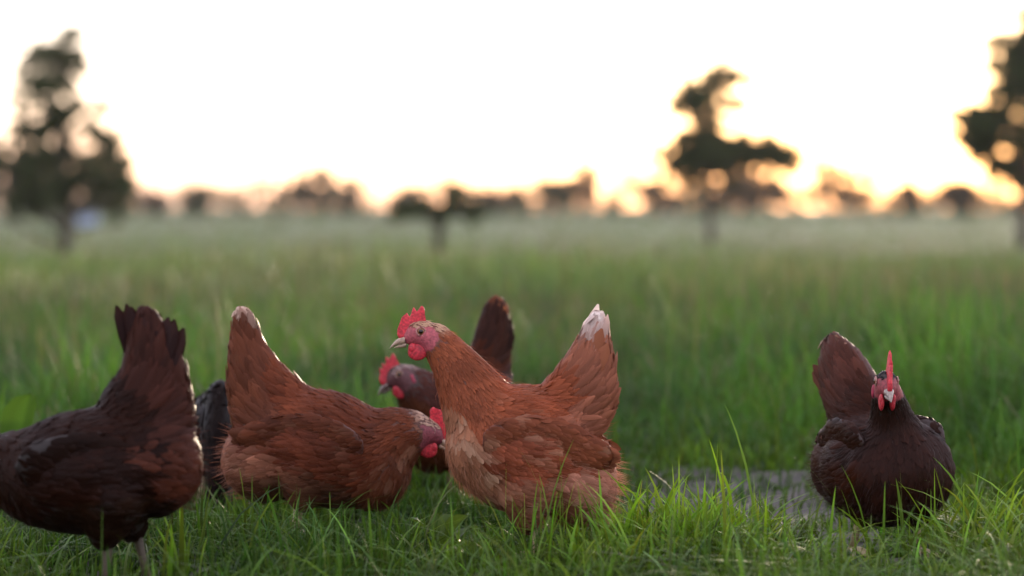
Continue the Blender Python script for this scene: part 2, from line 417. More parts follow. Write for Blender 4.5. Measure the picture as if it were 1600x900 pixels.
    Ldim = dict(neck=(.026, .0062, 2.6), breast=(.028, .015, 1.1), back=(.036, .013, 1.1), side=(.036, .017, .9), belly=(.032, .018, .7), fluff=(.034, .018, 1.0), tail=(.058, .016, 1.1))
    LL = np.array([Ldim[l] for l in labs])
    def dens(P): f, l = flow(P); return LL[l, 2]
    P, Nn = sample(V, T, S['nf'], dens)
    keep = ~face_mask(P) & (P[:, 2] > .07); P, Nn = P[keep], Nn[keep]
    F, lab = flow(P)
    # flow swings outward round the keel; hold it tangent
    F = F + rg.normal(0, .09, F.shape); t = nrm(F - Nn * (F * Nn).sum(1, keepdims=True))
    hd = np.clip(np.linalg.norm(P - Hc, axis=1) / .10, .28, 1)
    hd = np.where(lab == 0, hd, 1)
    L = LL[lab, 0] * rg.uniform(.75, 1.25, len(P)) * hd; W = LL[lab, 1] * rg.uniform(.75, 1.2, len(P)) * np.sqrt(hd)
    lift = np.abs(rg.normal(.05, .035, len(P))) + .025 + (lab == 5) * .06 + (lab == 6) * .02
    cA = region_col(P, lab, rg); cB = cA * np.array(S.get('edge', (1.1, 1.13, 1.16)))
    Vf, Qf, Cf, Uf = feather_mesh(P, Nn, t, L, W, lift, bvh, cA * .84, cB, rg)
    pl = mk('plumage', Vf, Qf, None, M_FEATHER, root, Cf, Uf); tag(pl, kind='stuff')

    # fine down: loose barbs that catch the light along the outline
    nd = S['nd']; P, Nn = sample(V, T, nd); k = ~face_mask(P) & (P[:, 2] > .07); P, Nn = P[k], Nn[k]; F, lab = flow(P)
    hd = np.where(lab == 0, np.clip(np.linalg.norm(P - Hc, axis=1) / .10, .35, 1), 1)
    d = nrm(F + Nn * rg.uniform(.1, .55, (len(P), 1)) + rg.normal(0, .22, P.shape))
    ln = (rg.uniform(.010, .026, len(P)) * hd * np.where(lab == 5, 1.25, np.where(lab == 6, .55, 1)))[:, None]; sd = nrm(np.cross(d, rg.normal(0, 1, P.shape)))
    w = .00026
    b0 = P + Nn * .001; m0 = b0 + d * ln * .55; tp = b0 + d * ln + F * ln * .25 - Nn * ln * .1
    Vd = np.stack([b0 - sd * w, b0 + sd * w, m0 + sd * w, m0 - sd * w, tp], 1).reshape(-1, 3); ib = np.arange(len(P))[:, None] * 5
    cd = np.repeat(region_col(P, lab, rg) * 1.25, 5, 0)
    dn = mk('down', Vd, ib + np.array([[0, 1, 2, 3]]), ib + np.array([[3, 2, 4]]), M_DOWN, root, cd); tag(dn, kind='stuff')

    # wings: folded, each a pad over the flank with coverts and long quills
    wx, wz, wrx, wrz, wp = S['wing']
    for s in (-1, 1):
        yq = bry * S.get('wingy', .72)
        R = Matrix.Rotation(math.radians(wp), 3, 'Y') @ Matrix.Rotation(math.radians(s * 9), 3, 'Z') @ Matrix.Rotation(math.radians(-s * 14), 3, 'X')
        wc = Vector((wx, s * yq, wz))
        sh = [(wc, (wrx, .014, wrz), R), (wc + R @ Vector((wrx * .45, 0, -.004)), (wrx * .5, .014, wrz * .85), R), (wc + R @ Vector((-wrx * .6, 0, .008)), (wrx * .55, .012, wrz * .55), R)]
        wm = remesh('wing', sh, .0055, 4); wm.materials.append(M_BODY)
        wv, wt = mesh_arrays(wm); ww = bpy.data.objects.new('wing', wm); COL.objects.link(ww); ww.parent = root
        for p in wm.polygons: p.use_smooth = True
        cw = np.ones((len(wv), 4), np.float32); cw[:, :3] = np.array(pal['side']) * .6
        a = wm.attributes.new('Col', 'FLOAT_COLOR', 'POINT'); a.data.foreach_set('color', cw.ravel())
        wb = BVHTree.FromPolygons([tuple(v) for v in wv], [tuple(t) for t in wt])
        P, Nn = sample(wv, wt, S['nf'] // 6)
        k = (Nn[:, 1] * s > -.2); P, Nn = P[k], Nn[k]
        fd = np.array(R @ Vector((-1, 0, -.12))); F = np.broadcast_to(fd, P.shape) + rg.normal(0, .09, P.shape)
        t = nrm(F - Nn * (F * Nn).sum(1, keepdims=True))
        lx = ((P - np.array(wc)) @ np.array(R @ Vector((1, 0, 0)))) / wrx
        L = np.interp(lx, [-1, 0, 1], [.05, .036, .018]) * rg.uniform(.8, 1.2, len(P)); W = np.interp(lx, [-1, 0, 1], [.016, .016, .011]) * rg.uniform(.8, 1.2, len(P))
        c = np.array(pal['wing']) * rg.lognormal(0, .13, (len(P), 1))
        c = c * np.exp(.20 * np.sin(P[:, 0] * 44 + S['seed']) * np.sin(P[:, 2] * 52) - .12)[:, None]
        kk = np.clip((np.sin(P[:, 0] * 70 + 2) * np.sin(P[:, 2] * 64) - .5) * 1.5, 0, 1)[:, None] * S.get('mottle', 0) * .5
        c = c * (1 - kk) + np.array(pal['pale']) * kk
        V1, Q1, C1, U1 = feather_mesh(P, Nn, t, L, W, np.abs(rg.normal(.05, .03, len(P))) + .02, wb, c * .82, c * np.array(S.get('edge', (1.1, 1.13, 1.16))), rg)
        Vs, Qs, Cs, Us = [V1], [Q1], [C1], [U1]; n0 = len(V1)
        for j in range(9):                                     # secondaries and primaries, stacked low to high
            zf = j / 8; b = np.array(wc + R @ Vector((-wrx * (.42 + .18 * zf), s * (.005 + .0012 * j), wrz * (-.55 + 1.0 * zf))))
            dd = np.array(R @ Vector((-1, -s * .10, -.10 + .16 * (1 - zf)))); up = np.array(R @ Vector((0, s, .25)))
            v_, q_, u_, t_ = long_feather(b, dd, up, wrx * (.80 - .10 * zf) * rg.uniform(.92, 1.05), .019, -.05, rg)
            cc = np.array(pal['quill']) * rg.uniform(.6, 1.15)
            Vs.append(v_); Qs.append(q_ + n0); Us.append(u_); Cs.append(np.broadcast_to(cc, v_.shape)); n0 += len(v_)
        tag(mk('wing_plumage', np.concatenate(Vs), np.concatenate(Qs), None, M_FEATHER, ww, np.concatenate(Cs), np.concatenate(Us)), kind='stuff')

    # tail quills, each its own feather
    tb = np.array([tail[0][0], 0, tail[0][1]]); tt = np.array([tail[-1][0], 0, tail[-1][1]]); ax = tt - tb; TL = np.linalg.norm(ax); ax = ax / TL
    perp = np.array([-ax[2], 0, ax[0]]);
    if S.get('tail_flip'): perp = -perp
    nt_ = S.get('ntail', 7)
    for j in range(nt_):
        for s in (-1, 1):
            f = j / (nt_ - 1)
            d = ax + perp * (S['fan'][0] + (S['fan'][1] - S['fan'][0]) * f) + np.array([0, s * (.03 + .09 * f), 0])
            d = d + rg.normal(0, .035, 3)
            b = tb + ax * TL * .25 + np.array([0, s * (.006 + .012 * f), 0]) + perp * .02 * f
            up = nrm(np.array([0, s, 0]) + perp * -.35)
            v_, q_, u_, t_ = long_feather(b, d, up, TL * S.get('tlen', .80) * (1 - .30 * f * S.get('tshort', 1)) * rg.uniform(.80, 1.04), S.get('tw', .03), -.06, rg, 10)
            kt = np.clip((t_ - S.get('tip0', .80)) / .18, 0, 1)[:, None] * max(0, 1 - 1.8 * f); c0 = np.array(pal['tailquill']) * rg.uniform(.8, 1.2)
            mk('tail_feather', v_, q_, None, M_FEATHER, root, c0 * (1 - kt) + np.array(pal['tailtip']) * kt, u_)

    # head furniture
    cs = S.get('comb', 1.0); lean = S.get('comblean', 0)
    prof = np.array([(.036, -.010), (.043, -.003), (.043, .009), (.036, .018), (.0315, .034), (.0275, .023), (.0235, .041), (.0185, .029), (.0105, .050), (.0055, .038), (-.0035, .050), (-.0095, .041), (-.003, .026), (-.012, .017), (.004, .010), (.020, .000)])
    pc = prof.copy(); pc[:, 1] = (pc[:, 1] - .01) * cs + .01
    bm = bmesh.new()
    vs = []
    for (f, u) in pc: vs.append(bm.verts.new(tuple(hpnt(f, lean * max(u - .01, 0), u))))
    fc = bm.faces.new(vs); bmesh.ops.triangulate(bm, faces=[fc])
    bmesh.ops.subdivide_edges(bm, edges=bm.edges[:], cuts=1)
    hsV = Vector(hs)
    geo = bmesh.ops.extrude_face_region(bm, geom=bm.faces[:])
    nv = [g for g in geo['geom'] if isinstance(g, bmesh.types.BMVert)]
    nvs = set(nv)
    def thick(v): return .0024 + .0030 * min(1, max(0, (.020 - (v.co - Vector(Hc)).dot(Vector(hu))) / .02))
    for v in nv: v.co += hsV * thick(v)
    for v in bm.verts:
        if v not in nvs: v.co -= hsV * thick(v)
    bmesh.ops.recalc_face_normals(bm, faces=bm.faces[:])
    cm = bpy.data.meshes.new('comb'); bm.to_mesh(cm); bm.free(); cm.materials.append(M_COMB)
    a = cm.attributes.new('Col', 'FLOAT_COLOR', 'POINT'); cc = np.ones((len(cm.vertices), 4), np.float32); cc[:, :3] = pal['comb']; a.data.foreach_set('color', cc.ravel())
    for p in cm.polygons: p.use_smooth = True
    co = bpy.data.objects.new('comb', cm); COL.objects.link(co); co.parent = root
    md = co.modifiers.new('s', 'SUBSURF'); md.levels = 1; md.render_levels = 2
    for s in (-1, 1):
        A = Acc(); ball(A, hpnt(.009, s * .0095, -.031), (.0175, .0046, .0150), 14, 10, HB, pal['comb']); ball(A, hpnt(.017, s * .0105, -.024), (.008, .004, .009), 12, 8, HB, pal['comb'])
        A.build('wattle', M_COMB, root)
        A = Acc(); ball(A, hpnt(-.022, s * .0185, -.018), (.0042, .004, .0125), 12, 8, HB, np.array(pal['comb']) * np.array([.85, 1.6, 2.0])); A.build('ear_lobe', M_COMB, root)
        A = Acc(); ec = hpnt(.001, s * .0168, .0045); ball(A, ec, (.0068, .0052, .0068), 16, 10, HB)
        eye = A.build('eye', M_IRIS, root)
        A = Acc(); ball(A, hpnt(.001, s * .0188, .0045), (.0050, .0036, .0050), 14, 10, HB); A.build('pupil', M_EYE, eye)
        A = Acc(); th = np.linspace(0, 2 * np.pi, 19); tube(A, [hpnt(.001 + .0078 * math.cos(q), s * .0186, .0045 + .0072 * math.sin(q)) for q in th], [.0016] * 19, 6, np.array(pal['face']) * .8 + np.array([.26, .20, .16]))
        A.build('eyelid', M_COMB, root)
    for up_, nm in ((1, 'upper_beak'), (-1, 'lower_beak')):
        A = Acc(); t = np.linspace(0, 1, 8); n = 10; rings = []
        for q in t:
            if up_ > 0: c = (.030 + .027 * q, -.0095 - .0125 * q ** 2.2); rv = .0072 * (1 - q) ** .75 + .0009; rl = .0085 * (1 - q) ** .8 + .0008
            else: c = (.028 + .021 * q, -.0175 - .004 * q); rv = .0042 * (1 - q) ** .7 + .0006; rl = .007 * (1 - q) ** .8 + .0006
            rings += [hpnt(c[0], rl * math.cos(k * 2 * math.pi / n), c[1] + rv * math.sin(k * 2 * math.pi / n)) for k in range(n)]
        Q = [(i * n + j, i * n + (j + 1) % n, (i + 1) * n + (j + 1) % n, (i + 1) * n + j) for i in range(7) for j in range(n)]
        A.add(rings + [hpnt(.0575 if up_ > 0 else .0495, 0, -.0222)], Q, [(70 + j, 70 + (j + 1) % n, 80) for j in range(n)], pal['beak'])
        A.build(nm, M_HORN, root)

    # legs with three toes forward and one back
    for s in (-1, 1):
        A = Acc(); st = S.get('step', 0) * s; y = s * lfy
        hk = np.array([legx + .006 + st * .5, y, .088 + S.get('thz', 0)]); an = np.array([legx - .004 + st, y * 1.02, .012])
        tube(A, [hk + (.004, 0, .012), hk, hk * .5 + an * .5, an], [.0095, .0085, .0065, .0072], 8, pal['leg'])
        for k, (ang, ln) in enumerate(((-28, .045), (2, .055), (30, .045), (180, .022))):
            dx, dy = math.cos(math.radians(ang)), math.sin(math.radians(ang))
            tube(A, [an, an + (dx * ln * .4, dy * ln * .4, -.001), an + (dx * ln * .8, dy * ln * .8, -.006), an + (dx * ln, dy * ln, -.010)], [.0062, .005, .004, .0012], 7, pal['leg'])
        A.build('leg', M_SCALE, root)
    return root

def palette(**kw):
    base = dict(neck=(.23, .062, .026), breast=(.24, .074, .034), back=(.22, .054, .021), side=(.20, .050, .022), belly=(.20, .075, .04), fluff=(.29, .11, .062),
                tail=(.24, .072, .034), wing=(.20, .056, .025), quill=(.20, .066, .034), tailquill=(.26, .09, .045), tailtip=(.75, .62, .55), pale=(.44, .25, .155), crown=(.28, .10, .04),
                face=(.36, .065, .08), comb=(.62, .04, .06), beak=(.34, .23, .16), leg=(.40, .30, .17))
    base.update(kw); return base
def scaled(f, **kw):
    p = palette(); q = {k: ((v[0] * f, v[1] * f * (.9 if f < .4 else 1), v[2] * f * (.65 if f < .4 else 1)) if k not in ('face', 'comb', 'beak', 'leg', 'tailtip', 'pale') else v) for k, v in p.items()}
    q.update(kw); return q

def at(px, d): return (px_x(px, d), d, float(terrain(d)))

HENS = []
def hen(**S): HENS.append(S); return make_hen(S)

# the alert rust-brown hen, side on, head up
hen(seed=1, loc=at(835, 4.20), rz=math.radians(180), label='rust-brown hen with raised head and white tail tip, standing side on', pal=palette(crown=(.50, .30, .19), breast=(.28, .115, .06), fluff=(.36, .15, .095), tail=(.27, .092, .05)),
    body=(.018, .200, .124, .098, .110, -5), breast=(.086, .204, .067, .076, .076), fluff=(-.074, .146, .066, .072, .084),
    neck=[(.075, 0, .235, .074), (.108, 0, .295, .056), (.140, 0, .350, .039), (.172, 0, .392, .028), (.196, 0, .402, .021)], head=(2, -4),
    tail=[(-.042, .235, .074), (-.082, .298, .060), (-.100, .365, .032), (-.111, .428, .010)], tailpale=(.345, .05), tip0=.70, fan=(-.14, .03), tlen=.86, tw=.025, ntail=6,
    wing=(-.012, .208, .108, .058, -12), nf=8200, nd=9000, mottle=1.0, legx=.0)

# pecking hen in front of it, facing the first
hen(seed=2, loc=at(480, 4.47), rz=math.radians(2), label='rust-brown hen stooping beside the alert hen, pale-tipped tail held high', pal=scaled(.55, crown=(.5, .33, .24), fluff=(.20, .075, .042), face=(.20, .04, .055), tailtip=(.5, .34, .26)),
    body=(.028, .172, .152, .104, .108, 14), breast=(.115, .140, .076, .080, .082), fluff=(-.078, .156, .076, .080, .080),
    neck=[(.125, 0, .172, .074), (.160, 0, .194, .056), (.190, .006, .205, .040), (.222, .012, .203, .024)], head=(12, -18),
    tail=[(-.055, .225, .084), (-.090, .295, .055), (-.110, .360, .029), (-.119, .420, .014)], tailpale=(.36, .03), fan=(-.05, .10), tip0=.85, tlen=.74, tw=.036,
    wing=(.0, .188, .112, .06, 2), nf=5200, nd=3500, mottle=.25, legx=-.02)

# dark hen cut by the edge of the picture
hen(seed=3, loc=at(138, 3.74), rz=math.radians(181), label='dark mahogany hen at the picture edge, head out of view, ragged dark tail', pal=scaled(.066, tailtip=(.022, .008, .007), pale=(.14, .06, .05), tailquill=(.024, .010, .009), fluff=(.06, .016, .008), tail=(.042, .012, .007), leg=(.07, .05, .03)),
    body=(.0, .212, .150, .100, .094, 7), breast=(.085, .205, .070, .072, .070), fluff=(-.095, .225, .075, .078, .085),
    neck=[(.10, 0, .212, .064), (.150, 0, .218, .046), (.200, 0, .195, .034), (.240, 0, .14, .027), (.262, 0, .095, .021)], head=(0, -50),
    tail=[(-.085, .290, .076), (-.098, .350, .052), (-.096, .405, .034), (-.088, .450, .014)], tailpale=(.44, .05), fan=(-.34, .34), tlen=.90, tw=.024, ntail=8, tshort=.7,
    wing=(-.005, .226, .108, .056, -2), nf=4600, nd=3000, mottle=.0, legx=-.055, step=.028, thz=.035)

# hen behind the alert one, its head and upright dark tail showing on either side
hen(seed=4, loc=at(716, 5.10), rz=math.radians(214), label='dark brown hen behind the alert hen, red-combed head and black tail showing', pal=scaled(.26, tailtip=(.34, .10, .03), tail=(.035, .011, .006), tailquill=(.02, .008, .006), crown=(.34, .24, .22), neck=(.06, .018, .012), face=(.075, .02, .022), beak=(.10, .06, .05), comb=(.50, .03, .045)),
    body=(-.01, .186, .130, .094, .105, 8), breast=(.060, .150, .066, .078, .088), fluff=(-.085, .165, .075, .076, .082),
    neck=[(.070, 0, .205, .066), (.098, 0, .235, .048), (.122, .0, .258, .035), (.146, .0, .272, .023)], head=(-25, -22),
    tail=[(-.055, .240, .070), (-.078, .300, .050), (-.090, .350, .040), (-.096, .402, .024)], tailpale=(.375, .04), fan=(-.08, .12), tip0=.8, tlen=.80, tw=.034,
    wing=(.0, .20, .10, .052, 8), nf=3600, nd=2000, legx=-.01)

# hen walking at the camera
hen(seed=5, loc=at(1382, 4.30), rz=math.radians(-68), label='dark maroon hen walking head on, upright red comb between its eyes', pal=scaled(.14, tailtip=(.24, .12, .075), neck=(.018, .0062, .0038), breast=(.022, .007, .0042), tail=(.055, .016, .009), tailquill=(.075, .024, .014), pale=(.3, .22, .2), crown=(.012, .010, .011), face=(.24, .04, .05), quill=(.11, .045, .03), beak=(.26, .21, .18)),
    body=(.0, .154, .135, .102, .104, -4), breast=(.056, .154, .068, .102, .092), fluff=(-.095, .150, .075, .080, .080),
    neck=[(.050, -.006, .192, .066), (.064, -.020, .242, .041), (.080, -.038, .286, .030), (.106, -.058, .316, .021)], head=(-22, -6),
    tail=[(-.070, .230, .080), (-.115, .278, .066), (-.152, .322, .048), (-.178, .358, .024)], tailpale=(.355, .03), fan=(-.22, .30), tlen=.92, tw=.026, ntail=8, tshort=.6,
    wing=(-.022, .198, .098, .050, -8), wingy=.66, nf=6800, nd=7000, legx=.012, thz=-.008, step=.03, comb=1.28, comblean=.12, fs=.88, edge=(1.22, 1.22, 1.22))

# black hen behind, only its drooping tail wedge showing between two others
hen(seed=6, loc=at(346, 4.90), rz=math.radians(92), label='black hen facing away between two brown hens, drooping tail showing', pal=scaled(.02, tailtip=(.006, .006, .007), tailquill=(.006, .006, .007), face=(.2, .04, .05), comb=(.4, .03, .04)),
    body=(.06, .165, .13, .085, .085, 6), breast=(.135, .150, .065, .07, .07), fluff=(-.03, .160, .06, .06, .075),
    neck=[(.155, 0, .165, .06), (.20, 0, .150, .044), (.235, 0, .115, .032), (.25, 0, .075, .022)], head=(0, -55),
    tail=[(-.02, .215, .056), (-.075, .165, .048), (-.105, .085, .030), (-.120, .008, .012)], tailpale=(.9, .1), fan=(-.12, .12), tlen=.9, tw=.034,
    wing=(.06, .175, .10, .05, 6), nf=2400, nd=2500, legx=.06)

# ------------------------------------------------------------------ grass
def blades(X, Y, H, Wd, lean, rg, colbase, coltip, cvar=.2, rows=(0, .3, .6, .84, 1.0), droop=.5, zoff=0.0):
    n = len(X); v = np.array(rows); m = len(v)
    az = rg.uniform(0, 2 * np.pi, n); d = np.stack([np.cos(az), np.sin(az), np.zeros(n)], 1)
    fz = az + rg.normal(0, .9, n) + np.pi / 2; s = np.stack([np.cos(fz), np.sin(fz), np.zeros(n)], 1)
    base = np.stack([X, Y, terrain(Y) - .006 + zoff], 1)
    ln = lean[:, None]; q = v[None, :]
    hor = H[:, None] * (ln * .35 * q + ln * q ** 2.2)
    ver = H[:, None] * (q - np.minimum(.62, droop * ln) * q ** 2.6)
    C = base[:, None] + d[:, None] * hor[..., None] + np.array([0, 0, 1.0]) * ver[..., None]
    prof = np.interp(v, [0, .25, .65, .9, 1], [.7, 1, .82, .4, 0])[None, :, None] * Wd[:, None, None] * .5
    A = C[:, :-1] - s[:, None] * prof[:, :-1]; B = C[:, :-1] + s[:, None] * prof[:, :-1]
    V = np.concatenate([np.stack([A, B], 2).reshape(n, -1, 3), C[:, -1:]], 1)          # 2(m-1)+1 per blade
    k = 2 * (m - 1) + 1; ib = (np.arange(n) * k)[:, None]
    Q = np.concatenate([ib + np.array([[2 * r, 2 * r + 1, 2 * r + 3, 2 * r + 2]]) for r in range(m - 2)])
    T = ib + np.array([[2 * (m - 2), 2 * (m - 2) + 1, k - 1]])
    cb = colbase if np.ndim(colbase) == 2 else np.broadcast_to(np.array(colbase), (n, 3)); ct = coltip if np.ndim(coltip) == 2 else np.broadcast_to(np.array(coltip), (n, 3))
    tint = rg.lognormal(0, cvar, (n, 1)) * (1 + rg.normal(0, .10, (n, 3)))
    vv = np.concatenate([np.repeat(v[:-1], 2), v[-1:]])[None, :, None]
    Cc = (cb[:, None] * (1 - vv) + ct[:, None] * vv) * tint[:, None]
    return V.reshape(-1, 3), Q, T, np.clip(Cc, 0, 1).reshape(-1, 3)

def footprint(X, Y):
    """True where a hen stands (blades there would pierce it)"""
    k = np.zeros(len(X), bool)
    for S in HENS:
        c, s = math.cos(S['rz']), math.sin(S['rz']); dx, dy = X - S['loc'][0], Y - S['loc'][1]
        lx, ly = dx * c + dy * s, -dx * s + dy * c
        k |= ((lx + .005 - S['body'][0]) / .165) ** 2 + (ly / .10) ** 2 < 1
    return k

def patch(x, y, f=1.0, ph=0):
    return np.sin(2.1 * f * x + 1.3 * np.sin(1.7 * f * y + ph)) * np.sin(1.9 * f * y + 1.1 * np.sin(2.3 * f * x + ph)) 

# short pasture grass round the hens
rg = np.random.default_rng(11)
n = 98000
Y = 3.1 + 2.9 * rg.random(n) ** 1.15; X = rg.uniform(-1, 1, n) * np.where(rg.random(n) < .88, .235 * Y + .25, .26 * Y + 1.1)
dk = dirt(X, Y); keep = rg.random(n) > dk * .84; X, Y = X[keep], Y[keep]
fp = footprint(X, Y); pt = patch(X, Y, 3.2); pt2 = patch(X + 5, Y, 8, 2)
H = rg.lognormal(math.log(.052), .36, len(X)) * (1 + .30 * pt + .22 * pt2)
H = np.where(rg.random(len(X)) < dirt(X, Y), H * .55, H); H = np.where(fp, np.minimum(H, .035), H); H *= 1 - .74 * np.exp(-((X - .64) / .17) ** 4 - ((Y - 4.08) / .28) ** 4)
H *= 1 + .12 * np.clip((X - .2) * 2, 0, 1) * np.clip((4.6 - Y) * 2, 0, 1)
lush = np.clip(.38 + .5 * patch(X * 1.3 + 2, Y * 1.2, 2.6, 1) + .3 * np.clip(X, -.6, .8), 0, 1)[:, None]
cb = np.array([.012, .024, .006]) * (1 - lush) + np.array([.022, .046, .007]) * lush  # blade bases darkened: shading low in the grass put into the colour
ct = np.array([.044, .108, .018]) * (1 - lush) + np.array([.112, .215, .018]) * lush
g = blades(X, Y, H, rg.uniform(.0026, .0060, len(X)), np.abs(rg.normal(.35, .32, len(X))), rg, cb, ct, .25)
tag(mk('grass', g[0], g[1], g[2], M_GRASS, None, g[3]), 'short green pasture grass round the feet of the hens', 'grass', kind='stuff')

n = 2600                                                    # long arching blades among the short ones
X2 = np.concatenate([rg.normal(.75, .45, 1700), rg.uniform(-1.1, 1.1, 900)]); Y2 = rg.uniform(3.4, 4.4, n); k = ~footprint(X2, Y2); k &= ~((np.abs(X2 - .64) < .15) & (Y2 > 3.8)); X2, Y2 = X2[k], Y2[k]
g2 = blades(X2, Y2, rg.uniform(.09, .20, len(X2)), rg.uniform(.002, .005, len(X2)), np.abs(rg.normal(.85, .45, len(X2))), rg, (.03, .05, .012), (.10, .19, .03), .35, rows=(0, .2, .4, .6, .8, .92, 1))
tag(mk('arching_grass', g2[0], g2[1], g2[2], M_GRASS, None, g2[3]), 'long arching grass blades among the short pasture grass', 'grass', kind='stuff')

# tall meadow grass beyond the trodden strip
n = 90000
Y = 5.0 + 8.0 * rg.random(n) ** 1.35; X = rg.uniform(-1, 1, n) * np.where(rg.random(n) < .85, .24 * Y + .4, .30 * Y + 1.6)
edge = 5.6 + .30 * np.sin(3.1 * X + 1) + .22 * np.sin(8 * X) + .16 * np.sin(19 * X + 2) - .45 * np.clip(-X - .05, 0, 1) - .7 * np.clip(X - .80, 0, .6)
k = (Y > edge) & (rg.random(n) > dirt(X, Y)) & ~footprint(X, Y); X, Y = X[k], Y[k]
pt = patch(X, Y, 1.6, .5); pt2 = patch(X + 3, Y, 4.5, 1)
H = rg.lognormal(math.log(.185), .30, len(X)) * (1 + .22 * pt + .12 * pt2) * np.clip(.18 + (Y - edge[k]) * .5, .12, 1)
H *= 1 + .75 * np.clip((X - .55) * 1.3, 0, 1); H = np.minimum(H, .42)
lush = np.clip(.55 + .75 * patch(X + 1, Y, 1.3, 2) - .6 * np.clip(X - .8, 0, 1) - 1.2 * np.exp(-((X + .42) / .22) ** 2 - ((Y - 7.4) / .5) ** 2) - .8 * np.exp(-((X + 1.4) / .35) ** 2 - ((Y - 7) / .8) ** 2), 0, 1)[:, None]
cb = np.array([.020, .045, .012]) * (1 - lush) + np.array([.036, .090, .012]) * lush
buff = (rg.random((len(X), 1)) < np.clip(.08 + .07 * (Y - 6.5)[:, None], 0, .5))
ct = np.array([.042, .102, .034]) * (1 - lush) + np.array([.098, .235, .032]) * lush
ct = np.where(buff, np.array([.19, .165, .115]), ct)
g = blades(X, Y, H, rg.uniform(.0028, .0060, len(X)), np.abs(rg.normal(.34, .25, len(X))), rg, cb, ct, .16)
tag(mk('tall_grass', g[0], g[1], g[2], M_GRASS, None, g[3]), 'tall soft meadow grass rising behind the hens', 'grass', kind='stuff')

# pale dry flowering stalks standing above the meadow
n = 420; Y = 8.5 + 9 * rg.random(n); X = rg.uniform(-1, 1, n) * (.24 * Y + .4); k = ~footprint(X, Y); X, Y = X[k], Y[k]
g = blades(X, Y, rg.uniform(.30, .52, len(X)), rg.uniform(.002, .004, len(X)), np.abs(rg.normal(.3, .2, len(X))), rg, (.10, .12, .05), (.24, .21, .14), .2)
tag(mk('dry_stalks', g[0], g[1], g[2], M_GRASS, None, g[3]), 'pale dry flowering stalks scattered through the tall meadow grass', 'grass', kind='stuff')

# open pasture to the middle distance, seeding and pale at the tips
n = 74000
Y = 12.2 * (165 / 12.2) ** (rg.random(n) ** .95); X = rg.uniform(-1, 1, n) * np.where(rg.random(n) < .8, .25 * Y + 1, .50 * Y + 3)
pt = patch(X * .3, Y * .12, 1.2, .5); H = rg.lognormal(math.log(.26), .25, len(X)) * (1 + .25 * pt) * np.clip(1.1 - (Y - 14) * .022, .42, 1)
gr = np.clip(.5 + .7 * patch(X * .35 + 4, Y * .10, 1, 2), 0, 1)[:, None]
cb = np.broadcast_to(np.array([.055, .090, .035]), (n, 3)); ct = np.array([.17, .18, .125]) * (1 - gr) + np.array([.10, .175, .062]) * gr
g = blades(X, Y, H, .008 + .0006 * Y * rg.uniform(.6, 1.3, n), np.abs(rg.normal(.25, .2, n)), rg, cb, ct, .22, rows=(0, .5, .85, 1))
tag(mk('pasture_grass', g[0], g[1], g[2], M_GRASS, None, g[3]), 'pale seeding pasture grass stretching to the far trees', 'grass', kind='stuff')

# ------------------------------------------------------------------ single tufts and weeds one can pick out
def tuft(px, d, nb, h, spread, lean, label, cb, ct, wd=(.0035, .0085), seed=0, name='grass_tuft', hv=.25):
    r = np.random.default_rng(seed); x0, y0, _ = at(px, d)
    X = r.normal(x0, spread, nb); Y = r.normal(y0, spread * .8, nb)
    H = h * r.lognormal(-.08, hv, nb); V, Q, T, C = blades(X, Y, H, r.uniform(*wd, nb), np.abs(r.normal(lean, lean * .7, nb)), r, cb, ct, .22, rows=(0, .2, .4, .6, .8, .92, 1.0))
    z0 = float(terrain(y0)); o = mk(name, V - np.array([x0, y0, z0]), Q, T, M_GRASS, None, C); o.location = (x0, y0, z0)
    return tag(o, label, 'grass tuft', 'grass tufts in front of the hens')
G1, G2 = (.05, .095, .012), (.16, .29, .025); D1, D2 = (.03, .055, .015), (.06, .12, .03)  # G pair: sunlit look put into the blade colour; D pair darker green
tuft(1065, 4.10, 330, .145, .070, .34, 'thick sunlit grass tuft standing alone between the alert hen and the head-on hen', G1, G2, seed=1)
tuft(975, 4.15, 90, .11, .045, .3, 'thin grass tuft just beyond the white-tailed hen\'s rear', G1, G2, seed=2)
tuft(1190, 4.0, 90, .105, .07, .75, 'low arching grass tuft beside the thick sunlit one', D1, G2, (.003, .006), seed=3)
tuft(850, 4.0, 42, .165, .035, .22, 'upright grass stems crossing the alert hen\'s legs', D1, G2, (.002, .0042), seed=4)
tuft(770, 4.0, 34, .115, .04, .3, 'short dark grass tuft below the alert hen\'s breast', D1, D2, (.002, .004), seed=5)
tuft(1535, 4.12, 120, .17, .08, .4, 'tall loose grass tuft beside the head-on hen\'s wing', D1, G2, (.004, .009), seed=6)
tuft(1470, 3.86, 90, .085, .06, .8, 'tangled arching grass tuft before the head-on hen\'s foot', D1, G2, (.003, .006), seed=7)
tuft(1345, 3.98, 22, .10, .03, .4, 'few grass blades rising before the head-on hen\'s breast', D1, G2, (.0025, .005), seed=8)
tuft(430, 4.1, 55, .12, .06, .45, 'dark grass tuft below the stooping hen\'s rump', D1, D2, (.0025, .005), seed=9)
tuft(590, 4.1, 45, .10, .06, .4, 'dark grass tuft below the stooping hen\'s breast', D1, D2, (.0025, .005), seed=10)

